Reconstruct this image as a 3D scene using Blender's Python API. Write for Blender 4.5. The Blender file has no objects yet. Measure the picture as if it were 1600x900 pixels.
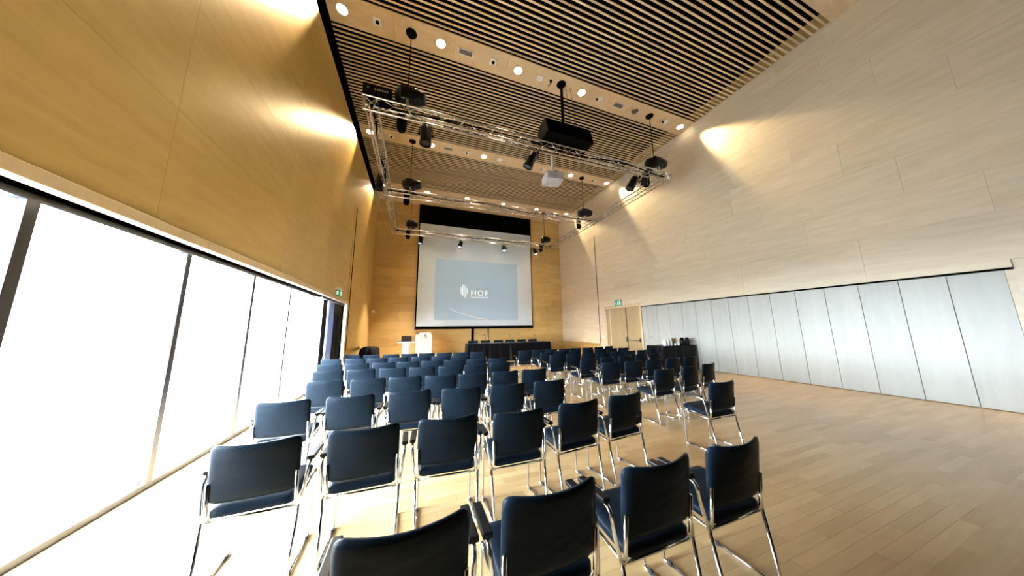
import bpy, bmesh, math, random
from mathutils import Vector, Matrix
random.seed(7)
SC = bpy.context.scene
COL = SC.collection
PI = math.pi

# ------------------------------------------------------------------ camera
CAM_H = 1.55
cam_d = bpy.data.cameras.new('camera')
cam = bpy.data.objects.new('camera', cam_d)
COL.objects.link(cam)
YAW, PITCH, ROLL, FPX = math.radians(20.2038), math.radians(8.834), math.radians(-0.7284), 409.99
_f = Vector((math.sin(YAW) * math.cos(PITCH), math.cos(YAW) * math.cos(PITCH), math.sin(PITCH)))
_r = Vector((math.cos(YAW), -math.sin(YAW), 0))
_u = _r.cross(_f)
_r2 = math.cos(ROLL) * _r + math.sin(ROLL) * _u
_u2 = -math.sin(ROLL) * _r + math.cos(ROLL) * _u
cam.matrix_world = Matrix(((_r2.x, _u2.x, -_f.x, 0), (_r2.y, _u2.y, -_f.y, 0), (_r2.z, _u2.z, -_f.z, CAM_H), (0, 0, 0, 1)))
cam_d.sensor_fit = 'HORIZONTAL'
cam_d.sensor_width = 36.0
cam_d.lens = FPX / 1600 * 36
cam_d.clip_start = 0.05
cam_d.clip_end = 200
SC.camera = cam

# ------------------------------------------------------------------ world, daylight, exposure
SKY_STRENGTH = 60.0
DOWNLIGHT_W = 400.0
PROJECTOR_W = 420.0
WALL_SPOT_W = 1500.0
STAGE_W = 1900.0
w = bpy.data.worlds.new('overcast_sky')
SC.world = w
w.use_nodes = True
bg = w.node_tree.nodes['Background']
bg.inputs['Color'].default_value = (0.74, 0.88, 1.0, 1)
bg.inputs['Strength'].default_value = SKY_STRENGTH
vs = SC.view_settings
vs.view_transform = 'Standard'
vs.look = 'None'
vs.gamma = 1.0
vs.exposure = 0.72
vs.use_curve_mapping = False
SC.cycles.use_denoising = True
SC.cycles.max_bounces = 10
SC.cycles.diffuse_bounces = 6
SC.cycles.sample_clamp_indirect = 8.0

# room dimensions
L, R, D, H, REAR = -2.30, 9.85, 16.45, 9.35, -3.0
WIN0, WIN1, WINTOP = 1.35, 10.72, 2.50      # window opening in the left wall


# ------------------------------------------------------------------ materials
def newmat(name):
    m = bpy.data.materials.new(name)
    m.use_nodes = True
    return m, m.node_tree.nodes, m.node_tree.links, m.node_tree.nodes['Principled BSDF']


def plain(name, col, rough=0.5, metal=0.0, spec=0.5, noise=0.0, nscale=20.0, bump=0.0, emit=None, estr=0.0):
    m, N, K, b = newmat(name)
    b.inputs['Roughness'].default_value = rough
    b.inputs['Metallic'].default_value = metal
    b.inputs['Specular IOR Level'].default_value = spec
    b.inputs['Base Color'].default_value = (*col, 1)
    if noise or bump:
        tc = N.new('ShaderNodeTexCoord')
        n = N.new('ShaderNodeTexNoise')
        n.inputs['Scale'].default_value = nscale
        n.inputs['Detail'].default_value = 3
        K.new(tc.outputs['Object'], n.inputs['Vector'])
        if noise:
            r = N.new('ShaderNodeValToRGB')
            r.color_ramp.elements[0].position = 0.3
            r.color_ramp.elements[1].position = 0.7
            r.color_ramp.elements[0].color = (*[c * (1 - noise) for c in col], 1)
            r.color_ramp.elements[1].color = (*[min(1, c * (1 + noise)) for c in col], 1)
            K.new(n.outputs['Fac'], r.inputs['Fac'])
            K.new(r.outputs['Color'], b.inputs['Base Color'])
        if bump:
            bp = N.new('ShaderNodeBump')
            bp.inputs['Strength'].default_value = bump
            bp.inputs['Distance'].default_value = 0.01
            K.new(n.outputs['Fac'], bp.inputs['Height'])
            K.new(bp.outputs['Normal'], b.inputs['Normal'])
    if emit:
        b.inputs['Emission Color'].default_value = (*emit, 1)
        b.inputs['Emission Strength'].default_value = estr
    return m


def wood(name, c1, c2, scl, rough=0.45, vary=0.12, spec=0.4):
    """birch veneer: stretched noise grain plus a tone of its own for every board"""
    m, N, K, b = newmat(name)
    tc = N.new('ShaderNodeTexCoord')
    oi = N.new('ShaderNodeObjectInfo')
    mp = N.new('ShaderNodeMapping')
    mp.inputs['Scale'].default_value = scl
    mul = N.new('ShaderNodeVectorMath'); mul.operation = 'SCALE'
    comb = N.new('ShaderNodeCombineXYZ')
    for i in range(3):
        K.new(oi.outputs['Random'], comb.inputs[i])
    K.new(comb.outputs[0], mul.inputs[0]); mul.inputs['Scale'].default_value = 37.0
    add = N.new('ShaderNodeVectorMath'); add.operation = 'ADD'
    K.new(tc.outputs['Object'], mp.inputs['Vector'])
    K.new(mp.outputs['Vector'], add.inputs[0]); K.new(mul.outputs[0], add.inputs[1])
    n = N.new('ShaderNodeTexNoise'); n.inputs['Scale'].default_value = 1.0; n.inputs['Detail'].default_value = 6
    n.inputs['Roughness'].default_value = 0.6; n.inputs['Distortion'].default_value = 0.4
    K.new(add.outputs[0], n.inputs['Vector'])
    r = N.new('ShaderNodeValToRGB')
    r.color_ramp.elements[0].position = 0.25; r.color_ramp.elements[1].position = 0.75
    r.color_ramp.elements[0].color = (*c1, 1); r.color_ramp.elements[1].color = (*c2, 1)
    K.new(n.outputs['Fac'], r.inputs['Fac'])
    mr = N.new('ShaderNodeMapRange')
    mr.inputs['To Min'].default_value = 1 - vary; mr.inputs['To Max'].default_value = 1 + vary
    K.new(oi.outputs['Random'], mr.inputs['Value'])
    hs = N.new('ShaderNodeHueSaturation')
    K.new(r.outputs['Color'], hs.inputs['Color']); K.new(mr.outputs['Result'], hs.inputs['Value'])
    K.new(hs.outputs['Color'], b.inputs['Base Color'])
    b.inputs['Roughness'].default_value = rough
    b.inputs['Specular IOR Level'].default_value = spec
    return m


PW, PL, PG = 0.09, 0.80, 0.381966           # floor strip width, length, stagger factor


def floor_mat():
    m, N, K, b = newmat('birch_floor')
    geo = N.new('ShaderNodeNewGeometry')
    sep = N.new('ShaderNodeSeparateXYZ'); K.new(geo.outputs['Position'], sep.inputs[0])

    def mth(op, a, bb=None):
        q = N.new('ShaderNodeMath'); q.operation = op
        for i, v in enumerate((a, bb)):
            if v is None: continue
            if isinstance(v, (int, float)): q.inputs[i].default_value = v
            else: K.new(v, q.inputs[i])
        return q.outputs[0]
    row = mth('FLOOR', mth('DIVIDE', sep.outputs[1], PW))
    off = mth('FRACT', mth('MULTIPLY', row, PG))
    colv = mth('FLOOR', mth('ADD', mth('DIVIDE', sep.outputs[0], PL), off))
    cb = N.new('ShaderNodeCombineXYZ'); K.new(row, cb.inputs[0]); K.new(colv, cb.inputs[1])
    wn = N.new('ShaderNodeTexWhiteNoise'); wn.noise_dimensions = '3D'; K.new(cb.outputs[0], wn.inputs['Vector'])
    ramp = N.new('ShaderNodeValToRGB')
    e = ramp.color_ramp.elements
    e[0].position = 0.0; e[0].color = (0.45, 0.30, 0.135, 1)
    e[1].position = 1.0; e[1].color = (0.545, 0.38, 0.19, 1)
    x = e.new(0.5); x.color = (0.50, 0.34, 0.163, 1)
    K.new(wn.outputs['Value'], ramp.inputs['Fac'])
    mp = N.new('ShaderNodeMapping'); mp.inputs['Scale'].default_value = (2.5, 30, 1)
    K.new(geo.outputs['Position'], mp.inputs['Vector'])
    ad = N.new('ShaderNodeVectorMath'); ad.operation = 'ADD'
    K.new(mp.outputs[0], ad.inputs[0]); K.new(wn.outputs['Color'], ad.inputs[1])
    n = N.new('ShaderNodeTexNoise'); n.inputs['Scale'].default_value = 1.0; n.inputs['Detail'].default_value = 5
    K.new(ad.outputs[0], n.inputs['Vector'])
    mr = N.new('ShaderNodeMapRange'); mr.inputs['To Min'].default_value = 0.88; mr.inputs['To Max'].default_value = 1.12
    K.new(n.outputs['Fac'], mr.inputs['Value'])
    hs = N.new('ShaderNodeHueSaturation'); K.new(ramp.outputs['Color'], hs.inputs['Color']); K.new(mr.outputs[0], hs.inputs['Value'])
    K.new(hs.outputs['Color'], b.inputs['Base Color'])
    b.inputs['Roughness'].default_value = 0.24
    b.inputs['Specular IOR Level'].default_value = 0.35
    return m


def fabric_mat(name, col, rough, wrinkle, scale, spec=0.45, sheen=0.0):
    m, N, K, b = newmat(name)
    b.inputs['Base Color'].default_value = (*col, 1)
    b.inputs['Roughness'].default_value = rough
    b.inputs['Specular IOR Level'].default_value = spec
    b.inputs['Sheen Weight'].default_value = sheen
    b.inputs['Sheen Roughness'].default_value = 0.4
    tc = N.new('ShaderNodeTexCoord'); oi = N.new('ShaderNodeObjectInfo')
    cb = N.new('ShaderNodeCombineXYZ'); K.new(oi.outputs['Random'], cb.inputs[0])
    sc = N.new('ShaderNodeVectorMath'); sc.operation = 'SCALE'; sc.inputs['Scale'].default_value = 50; K.new(cb.outputs[0], sc.inputs[0])
    ad = N.new('ShaderNodeVectorMath'); ad.operation = 'ADD'; K.new(tc.outputs['Object'], ad.inputs[0]); K.new(sc.outputs[0], ad.inputs[1])
    mp = N.new('ShaderNodeMapping'); mp.inputs['Rotation'].default_value = (0, 0.7, 0); mp.inputs['Scale'].default_value = (scale * 0.35, scale, scale)
    K.new(ad.outputs[0], mp.inputs['Vector'])
    n = N.new('ShaderNodeTexNoise'); n.inputs['Scale'].default_value = 1; n.inputs['Detail'].default_value = 2; K.new(mp.outputs[0], n.inputs['Vector'])
    bp = N.new('ShaderNodeBump'); bp.inputs['Strength'].default_value = wrinkle; bp.inputs['Distance'].default_value = 0.02
    K.new(n.outputs['Fac'], bp.inputs['Height']); K.new(bp.outputs['Normal'], b.inputs['Normal'])
    return m


def glass_mat():
    m, N, K, b = newmat('window_glass')
    N.remove(b)
    out = N['Material Output']
    t = N.new('ShaderNodeBsdfTransparent'); g = N.new('ShaderNodeBsdfGlossy'); g.inputs['Roughness'].default_value = 0.02
    mx = N.new('ShaderNodeMixShader'); mx.inputs[0].default_value = 0.07
    K.new(t.outputs[0], mx.inputs[1]); K.new(g.outputs[0], mx.inputs[2]); K.new(mx.outputs[0], out.inputs['Surface'])
    return m


def lit_curtain_mat():
    m, N, K, b = newmat('painted_lit_curtain')
    b.inputs['Base Color'].default_value = (0.34, 0.40, 0.52, 1)  # window light on dark folds, put into a pale base colour
    b.inputs['Roughness'].default_value = 0.35
    t = N.new('ShaderNodeBsdfTranslucent'); t.inputs['Color'].default_value = (0.055, 0.07, 0.10, 1)
    mx = N.new('ShaderNodeAddShader')
    K.new(b.outputs[0], mx.inputs[0]); K.new(t.outputs[0], mx.inputs[1])
    K.new(mx.outputs[0], N['Material Output'].inputs['Surface'])
    return m


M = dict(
    wall_side=wood('birch_veneer_side', (0.58, 0.485, 0.335), (0.70, 0.605, 0.45), (1.2, 1.2, 9), vary=0.035),  # same birch as the other walls; daylight paleness put into the colour
    wall_left=wood('birch_veneer_left', (0.50, 0.335, 0.095), (0.62, 0.43, 0.145), (1.2, 1.2, 9), vary=0.03, rough=0.38),  # same birch, with warm lamplight mixed into its gold
    wall_back=wood('birch_veneer_back', (0.46, 0.305, 0.10), (0.60, 0.41, 0.16), (1.2, 1.2, 11), vary=0.11),  # lamplit warmth baked into this copy of the birch
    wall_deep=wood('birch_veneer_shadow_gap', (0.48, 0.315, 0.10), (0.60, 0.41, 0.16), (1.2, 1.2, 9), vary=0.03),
    slat=wood('slat_wood', (0.60, 0.47, 0.30), (0.74, 0.60, 0.42), (1.5, 20, 20), vary=0.16, rough=0.5),
    cboard=wood('ceiling_board_wood', (0.56, 0.43, 0.27), (0.70, 0.56, 0.38), (2, 5, 2), vary=0.06),
    door=wood('door_veneer', (0.40, 0.285, 0.145), (0.48, 0.35, 0.19), (6, 6, 1.0), vary=0.03),
    frame=wood('frame_wood', (0.60, 0.46, 0.28), (0.70, 0.56, 0.37), (6, 6, 1), vary=0.03),
    white_wood=wood('pale_white_panel', (0.39, 0.385, 0.34), (0.46, 0.455, 0.40), (8, 8, 0.8), vary=0.04, rough=0.4),
    floor=floor_mat(),
    black=plain('matt_black', (0.0018, 0.0018, 0.0022), 0.7, spec=0.04),
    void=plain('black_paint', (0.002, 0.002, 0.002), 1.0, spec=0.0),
    black_metal=plain('black_metal', (0.003, 0.004, 0.007), 0.32, 0.0, 0.22, bump=0.05, nscale=60),
    black_cloth=fabric_mat('black_cloth', (0.0035, 0.003, 0.0045), 0.45, 0.4, 6, 0.10),
    piano_cover=fabric_mat('black_cover', (0.005, 0.004, 0.004), 0.8, 0.3, 6, 0.1),
    chair=fabric_mat('black_chair_fabric', (0.0056, 0.0105, 0.0172), 0.36, 0.65, 8, 0.04, 0.0),
    pad=plain('black_armrest', (0.004, 0.004, 0.005), 0.4, 0.0, 0.2, bump=0.05, nscale=90),
    chrome=plain('chrome_tube', (0.82, 0.83, 0.86), 0.13, 1.0, bump=0.01, nscale=30),
    glide=plain('dark_glide', (0.02, 0.025, 0.035), 0.4, bump=0.02, nscale=60),
    alu=plain('truss_aluminium', (0.58, 0.58, 0.61), 0.27, 1.0, bump=0.04, nscale=40),
    white=plain('white_plastic', (0.78, 0.78, 0.80), 0.4, bump=0.01, nscale=40),
    grey=plain('grey_plastic', (0.32, 0.33, 0.35), 0.5, bump=0.01, nscale=40),
    steel=plain('brushed_steel', (0.5, 0.5, 0.52), 0.3, 1.0, bump=0.02, nscale=90),
    darkmetal=plain('dark_hardware', (0.10, 0.10, 0.11), 0.35, 0.8, bump=0.02, nscale=90),
    screen=plain('screen_fabric', (0.56, 0.66, 0.76), 0.9, spec=0.1, noise=0.02, nscale=3),
    slide=plain('projected_slide', (0.34, 0.46, 0.57), 0.9, spec=0.1, noise=0.03, nscale=0.6, emit=(0.35, 0.65, 1.0), estr=0.06),
    slide_white=plain('projected_white', (0.9, 0.95, 0.97), 0.9, spec=0.1, emit=(0.85, 0.95, 1.0), estr=0.35),
    slide_arc=plain('projected_pale_line', (0.60, 0.66, 0.70), 0.9, spec=0.1),
    lamp=plain('lamp_lens', (1, 0.95, 0.85), 0.5, emit=(1.0, 0.86, 0.62), estr=14.0),
    led=plain('led_lens', (0.6, 0.7, 1), 0.4, emit=(0.45, 0.60, 1.0), estr=1.3),
    green=plain('exit_green', (0.0, 0.20, 0.105), 0.5, emit=(0.0, 0.30, 0.15), estr=0.25),
    sign_white=plain('exit_white', (0.75, 0.85, 0.8), 0.5, emit=(0.8, 1, 0.9), estr=0.3),
    glass=glass_mat(),
    curtain=fabric_mat('navy_black_curtain', (0.006, 0.008, 0.016), 0.42, 0.15, 3),
    lit_curtain=lit_curtain_mat(),
    lectern=plain('white_lectern', (0.86, 0.86, 0.84), 0.35, bump=0.01, nscale=30),
    logo_board=plain('pale_grey_board', (0.62, 0.58, 0.50), 0.5, noise=0.02, nscale=10),
    logo_ink=plain('grey_ink', (0.10, 0.10, 0.09), 0.6),
    screen_dark=plain('laptop_lid', (0.030, 0.016, 0.008), 0.4, bump=0.02, nscale=60),
    pj_case=plain('projector_casing', (0.42, 0.42, 0.45), 0.35, bump=0.01, nscale=40),
    ground=plain('pale_paving', (0.55, 0.57, 0.60), 0.9, noise=0.06, nscale=1.5),
    flower=plain('dried_flowers', (0.28, 0.20, 0.07), 0.8, noise=0.4, nscale=40),
    stage=plain('dark_stage_side', (0.012, 0.011, 0.010), 0.7, bump=0.03, nscale=50),
    orange=plain('inner_lining', (0.02, 0.02, 0.02), 0.5),
)


# ------------------------------------------------------------------ mesh helpers
def mesh_of(name, verts, faces, mat, smooth=False):
    me = bpy.data.meshes.new(name)
    me.from_pydata([tuple(v) for v in verts], [], faces)
    me.materials.append(M[mat])
    if smooth:
        me.polygons.foreach_set('use_smooth', [True] * len(me.polygons))
    me.update()
    return me


class MB:
    def __init__(self): self.v = []; self.f = []

    def add(self, vs, fs):
        o = len(self.v); self.v += [tuple(v) for v in vs]; self.f += [tuple(i + o for i in f) for f in fs]
        return self

    def box(self, x0, x1, y0, y1, z0, z1, mx=None):
        vs = [Vector((x, y, z)) for z in (z0, z1) for y in (y0, y1) for x in (x0, x1)]
        if mx: vs = [mx @ v for v in vs]
        return self.add(vs, [(0, 2, 3, 1), (4, 5, 7, 6), (0, 1, 5, 4), (2, 6, 7, 3), (0, 4, 6, 2), (1, 3, 7, 5)])

    def tube(self, pts, r, n=8, caps=True):
        pts = [Vector(p) for p in pts]
        rings = []
        up = None
        for i, p in enumerate(pts):
            t = (pts[min(i + 1, len(pts) - 1)] - pts[max(i - 1, 0)]).normalized()
            if up is None:
                a = Vector((0, 0, 1)) if abs(t.z) < 0.9 else Vector((1, 0, 0))
                up = (a - t * a.dot(t)).normalized()
            else:
                up = (up - t * up.dot(t)).normalized()
            s = t.cross(up)
            rr = r[i] if isinstance(r, (list, tuple)) else r
            rings.append([p + (up * math.cos(2 * PI * k / n) + s * math.sin(2 * PI * k / n)) * rr for k in range(n)])
        vs = [v for rg in rings for v in rg]
        fs = []
        for i in range(len(rings) - 1):
            for k in range(n):
                a, b = i * n + k, i * n + (k + 1) % n
                fs.append((a, b, b + n, a + n))
        if caps:
            fs.append(tuple(range(n - 1, -1, -1))); fs.append(tuple(range((len(rings) - 1) * n, len(rings) * n)))
        return self.add(vs, fs)

    def lathe(self, prof, n=16, mx=None, caps=True):
        vs, fs = [], []
        for r, z in prof:
            for k in range(n):
                v = Vector((r * math.cos(2 * PI * k / n), r * math.sin(2 * PI * k / n), z))
                vs.append(mx @ v if mx else v)
        for i in range(len(prof) - 1):
            for k in range(n):
                a, b = i * n + k, i * n + (k + 1) % n
                fs.append((a, b, b + n, a + n))
        if caps:
            fs.append(tuple(range(n - 1, -1, -1))); fs.append(tuple(range((len(prof) - 1) * n, len(prof) * n)))
        return self.add(vs, fs)

    def poly_prism(self, pts, axis, a0, a1):
        """outline pts (p,q) extruded along axis from a0 to a1"""
        def mk(p, q, a): return {'x': (a, p, q), 'y': (p, a, q), 'z': (p, q, a)}[axis]
        n = len(pts)
        vs = [mk(p, q, a0) for p, q in pts] + [mk(p, q, a1) for p, q in pts]
        fs = [tuple(range(n)), tuple(range(2 * n - 1, n - 1, -1))] + [(i, i + n, (i + 1) % n + n, (i + 1) % n) for i in range(n)]
        return self.add(vs, fs)

    def mesh(self, name, mat, smooth=False, bevel=0.0, seg=2):
        me = mesh_of(name, self.v, self.f, mat)
        bm = bmesh.new(); bm.from_mesh(me)
        bmesh.ops.recalc_face_normals(bm, faces=bm.faces)
        if bevel:
            ed = [e for e in bm.edges if len(e.link_faces) == 2 and e.calc_face_angle(0) > 0.6]
            bmesh.ops.bevel(bm, geom=ed, offset=bevel, segments=seg, affect='EDGES', profile=0.6, clamp_overlap=True)
        bm.to_mesh(me); bm.free()
        if smooth:
            me.polygons.foreach_set('use_smooth', [True] * len(me.polygons))
            if smooth == 'auto':
                bm = bmesh.new(); bm.from_mesh(me)
                for e in bm.edges:
                    e.smooth = not (len(e.link_faces) == 2 and e.calc_face_angle(0) > 0.7)
                bm.to_mesh(me); bm.free()
        return me

    def obj(self, name, mat, parent=None, **k):
        return put(name, self.mesh(name, mat, **k), parent)


def put(name, data, parent=None, mx=None):
    o = bpy.data.objects.new(name, data)
    COL.objects.link(o)
    if parent: o.parent = parent
    if mx is not None: o.matrix_basis = mx
    return o


def fillet(pts, rad, n=4):
    pts = [Vector(p) for p in pts]
    out = [pts[0]]
    for i in range(1, len(pts) - 1):
        a, p, b = pts[i - 1], pts[i], pts[i + 1]
        da, db = (a - p), (b - p)
        r = min(rad, da.length * 0.48, db.length * 0.48)
        s, e = p + da.normalized() * r, p + db.normalized() * r
        for k in range(n + 1):
            t = k / n
            out.append(s * (1 - t) ** 2 + p * 2 * t * (1 - t) + e * t * t)
    out.append(pts[-1])
    return out


def box(name, mat, x0, x1, y0, y1, z0, z1, parent=None, bevel=0.0, seg=1):
    return MB().box(x0, x1, y0, y1, z0, z1).obj(name, mat, parent, bevel=bevel, seg=seg)


def tag(o, label, cat=None, group=None):
    o['label'] = label
    if cat: o['category'] = cat
    if group: o['group'] = group
    return o


def structure(o, label=None):
    o['kind'] = 'structure'
    if label: o['label'] = label
    return o


def thing(name, label, cat, loc=(0, 0, 0), rz=0.0, group=None):
    o = bpy.data.objects.new(name, None)
    o.empty_display_size = 0.1
    COL.objects.link(o)
    o.location = loc
    o.rotation_euler = (0, 0, rz)
    return tag(o, label, cat, group)


ORD = ['first', 'second', 'third', 'fourth', 'fifth', 'sixth', 'seventh', 'eighth', 'ninth']


def text_mesh(name, s, size, mat, depth=0.004, spacing=1.0):
    cu = bpy.data.curves.new(name, 'FONT')
    cu.body = s; cu.size = size; cu.extrude = depth; cu.space_character = spacing
    cu.resolution_u = 3
    o = bpy.data.objects.new(name, cu)
    COL.objects.link(o)
    dg = bpy.context.evaluated_depsgraph_get()
    me = bpy.data.meshes.new_from_object(o.evaluated_get(dg))
    bpy.data.objects.remove(o)
    me.materials.clear(); me.materials.append(M[mat])
    return me


# ================================================================== SETTING
# ---- floor
FX0, FX1, FY0, FY1 = -1.35, 4.55, 0.90, 3.60
r0, r1 = round(FY0 / PW), round(FY1 / PW)
FY0, FY1 = r0 * PW, r1 * PW
fb = MB()
fb.box(L - 0.5, R + 0.3, REAR - 0.3, FY0, -0.2, 0)
fb.box(L - 0.5, R + 0.3, FY1, D + 0.3, -0.2, 0)
fb.box(L - 0.5, FX0, FY0, FY1, -0.2, 0)
fb.box(FX1, R + 0.3, FY0, FY1, -0.2, 0)
fb.box(FX0, FX1, FY0, FY1, -0.2, -0.006)
floor = structure(fb.obj('floor', 'floor'), 'golden birch strip parquet floor with soft gloss')
for row in range(r0, r1):
    off = (row * PG) % 1.0
    c0 = math.floor(FX0 / PL + off); c1 = math.floor(FX1 / PL + off)
    for c in range(c0, c1 + 1):
        xa, xb = max(FX0, (c - off) * PL), min(FX1, (c + 1 - off) * PL)
        if xb - xa < 0.02: continue
        box('plank', 'floor', xa + 0.0008, xb - 0.0008, row * PW + 0.0006, (row + 1) * PW - 0.0006, -0.006, 0, floor)

ground = structure(box('ground', 'ground', -40, L - 0.5, -25, 45, -0.35, -0.15), 'pale paving outside the windows')

# ---- ceiling: black deck, birch slats, plain board strips
ceil = structure(box('ceiling', 'void', L - 0.55, R + 0.3, REAR - 0.3, D + 0.3, 9.85, 10.0), 'slatted birch ceiling over a black void')
STRIPS = [2.10, 6.39, 10.68, 14.80]
SW = 0.38
slat_me = MB().box(0, R - L + 0.02, -0.0215, 0.0215, 0, 0.02).mesh('slat', 'slat')
edges = [REAR] + [v for s in STRIPS for v in (s - SW, s + SW)]
for a, b in zip(edges[0::2], edges[1::2]):
    n = max(1, round((b - a) / 0.125))
    p = (b - a) / n
    for i in range(n):
        put('slat', slat_me, ceil, Matrix.Translation((L - 0.03, a + (i + 0.5) * p, H)))
seams = [L - 0.03, -0.84, 0.72, 2.27, 3.82, 5.38, 6.93, 8.48, R]
for s in STRIPS:
    for a, b in zip(seams, seams[1:]):
        box('ceiling_board', 'cboard', a + 0.002, b - 0.002, s - SW + 0.02, s + SW - 0.02, H, H + 0.03, ceil)
for a, b in zip(seams, seams[1:]):
    box('ceiling_board', 'cboard', a + 0.002, b - 0.002, 15.20, D, H - 0.06, H + 0.03, ceil)

# ---- left wall: window opening, veneer panels, groove shade filled in black, dark slot under the ceiling
BL = L - 0.07                                # plane behind the panels
TOPL = 8.62
lw = MB()
lw.box(BL - 0.30, BL, REAR, WIN0, 0, TOPL)
lw.box(BL - 0.30, BL, WIN0, WIN1, WINTOP, TOPL)
lw.box(BL - 0.30, BL, WIN1, D + 0.3, 0, TOPL)
wall_l = structure(lw.obj('wall_left', 'wall_deep'), 'birch veneer wall above the windows, colour warmed as by lamplight')
box('dark_slot', 'void', L - 0.55, L - 0.50, REAR, D, TOPL - 0.05, 9.86, wall_l)
box('dark_slot', 'void', L - 0.50, BL, REAR, D, TOPL - 0.01, TOPL + 0.02, wall_l)


def panels(parent, xa, xb, y_edges, z_edges, mat, gap=0.0015, stagger=0.0):
    for j, (za, zb) in enumerate(zip(z_edges, z_edges[1:])):
        for ya, yb in zip(y_edges, y_edges[1:]):
            box('panel', mat, xa, xb, ya + gap, yb - gap, za + gap, zb - gap, parent)


zl = [WINTOP + 0.10, 3.75, 5.0, 6.27, 7.45, TOPL]
panels(wall_l, BL, L, [REAR, 0.9, 3.3, 5.75, 8.2, 10.75], zl, 'wall_left')
panels(wall_l, BL, L, [REAR, -0.5, WIN0 - 0.10], [0, 1.25, WINTOP + 0.10], 'wall_left')
panels(wall_l, BL, L, [10.82, 11.04], [0.0, 2.6, 4.4, 6.27], 'wall_left')
panels(wall_l, BL, L, [11.17, 14.30], [0.84, 2.95, 4.6, 6.27], 'wall_left')
panels(wall_l, BL, L, [10.75, 14.30], [6.27, 7.45, TOPL], 'wall_left')
box('painted_gap_shade', 'void', BL, L - 0.001, 11.04, 11.17, 0.84, 6.27, wall_l)  # solid black strip filling the groove, standing in for its shade

# ---- right wall
BR = R + 0.07
rw = MB().box(BR, BR + 0.25, REAR, D + 0.3, 0, 9.9)
wall_r = structure(rw.obj('wall_right', 'wall_deep'), 'birch veneer wall coloured pale as by daylight, with door and folding partition')
zr = [2.66, 3.55, 4.35, 5.2, 6.1, 6.95, 7.8, 8.65, H + 0.02]
for j, (za, zb) in enumerate(zip(zr, zr[1:])):
    o = (j % 3) * 0.85
    ys = [REAR] + [REAR + 0.9 + o + 2.45 * k for k in range(8)]
    ys = [y for y in ys if y < 12.3] + [12.40]
    if zb > 6.95: ys[-1] = D
    for ya, yb in zip(ys, ys[1:]):
        if yb - ya > 0.05:
            box('panel', 'wall_side', R, BR, ya + 0.0015, yb - 0.0015, za + 0.0015, zb - 0.0015, wall_r)
zz = [0.68, 1.55, 2.66] + zr[1:6]
for j, (za, zb) in enumerate(zip(zz, zz[1:])):
    cut = 13.7 + (j % 2) * 1.2
    for ya, yb in ((12.46, cut), (cut, D)):
        box('panel', 'wall_side', R, BR, ya + 0.0015, yb - 0.0015, za + 0.0015, zb - 0.0015, wall_r)
box('panel', 'wall_side', R, BR, 11.92, 12.40, 0.02, 2.657, wall_r)
box('panel', 'wall_side', R, BR, REAR, 1.2, 0.02, 2.657, wall_r)
box('painted_gap_shade', 'void', R + 0.012, BR, 12.40, 12.46, 0.70, 6.95, wall_r)  # black fill painting the shade inside the panel gap

# ---- back wall boards
wb = structure(box('wall_back', 'wall_deep', L - 0.5, R + 0.3, D + 0.04, D + 0.3, 0, 9.9), 'birch board wall behind the stage, colour warmed as by lamplight')
zb_ = [0.0, 0.60, 1.10, 1.65, 2.03, 2.60, 3.10, 3.53, 4.03, 4.70, 5.12, 5.48, 6.05, 6.44, 6.97, 7.40, 7.95, 8.5, H]
for j, (za, zb) in enumerate(zip(zb_, zb_[1:])):
    cuts = [BL, [0.12, -0.9, 0.35][j % 3], 2.35, 3.31] + [4.40, 6.6 + 0.5 * (j % 2), 8.1 + [0.9, 0.0, 0.5][j % 3], BR]
    for xa, xb in zip(cuts, cuts[1:]):
        if xa > 0.30 and xb < 7.2 and za > 1.7: continue
        deep = 0.03 if (abs(xa - 3.31) < 0.01) else 0.0
        box('board', 'wall_back', xa + 0.0015 + (0.18 if deep else 0), xb - 0.0015, D + deep, D + 0.04, za + 0.0015, zb - 0.0015, wb)
box('painted_gap_shade', 'void', 3.315, 3.485, D + 0.005, D + 0.04, 0.18, 1.65, wb)  # recess shade painted as a black box between the boards
wall_rear = structure(box('wall_rear', 'black_cloth', L - 0.5, R + 0.3, REAR - 0.3, REAR, 0, 9.9), 'unseen wall behind the audience, blackened to cut reflected light')  # out of view; black surface added to keep reflections off the chairs

# ---- window in the left wall with frame, mullions and panes
win = structure(MB().box(BL - 0.22, L + 0.015, WIN1, WIN1 + 0.10, 0, WINTOP + 0.10)
                .box(BL - 0.22, L + 0.015, WIN0 - 0.10, WIN0, 0, WINTOP + 0.10)
                .box(BL - 0.22, L + 0.015, WIN0, WIN1, WINTOP, WINTOP + 0.10).obj('window_1', 'frame', bevel=0.004, seg=1),
                'tall glazed opening in the veneer wall with pale wood frame')
npan = 7
pw = (WIN1 - WIN0) / npan
box('sill', 'darkmetal', BL - 0.20, BL - 0.10, WIN0, WIN1, 0.0, 0.06, win)
box('head_rail', 'darkmetal', BL - 0.20, BL - 0.10, WIN0, WIN1, WINTOP - 0.05, WINTOP, win)
for i in range(npan + 1):
    y = WIN0 + i * pw
    box('mullion', 'darkmetal', BL - 0.20, BL - 0.10, max(WIN0, y - 0.035), min(WIN1, y + 0.035), 0.06, WINTOP - 0.05, win)
for i in range(npan):
    box('pane', 'glass', BL - 0.155, BL - 0.145, WIN0 + i * pw + 0.035, WIN0 + (i + 1) * pw - 0.035, 0.06, WINTOP - 0.05, win)
tri = MB()
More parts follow.
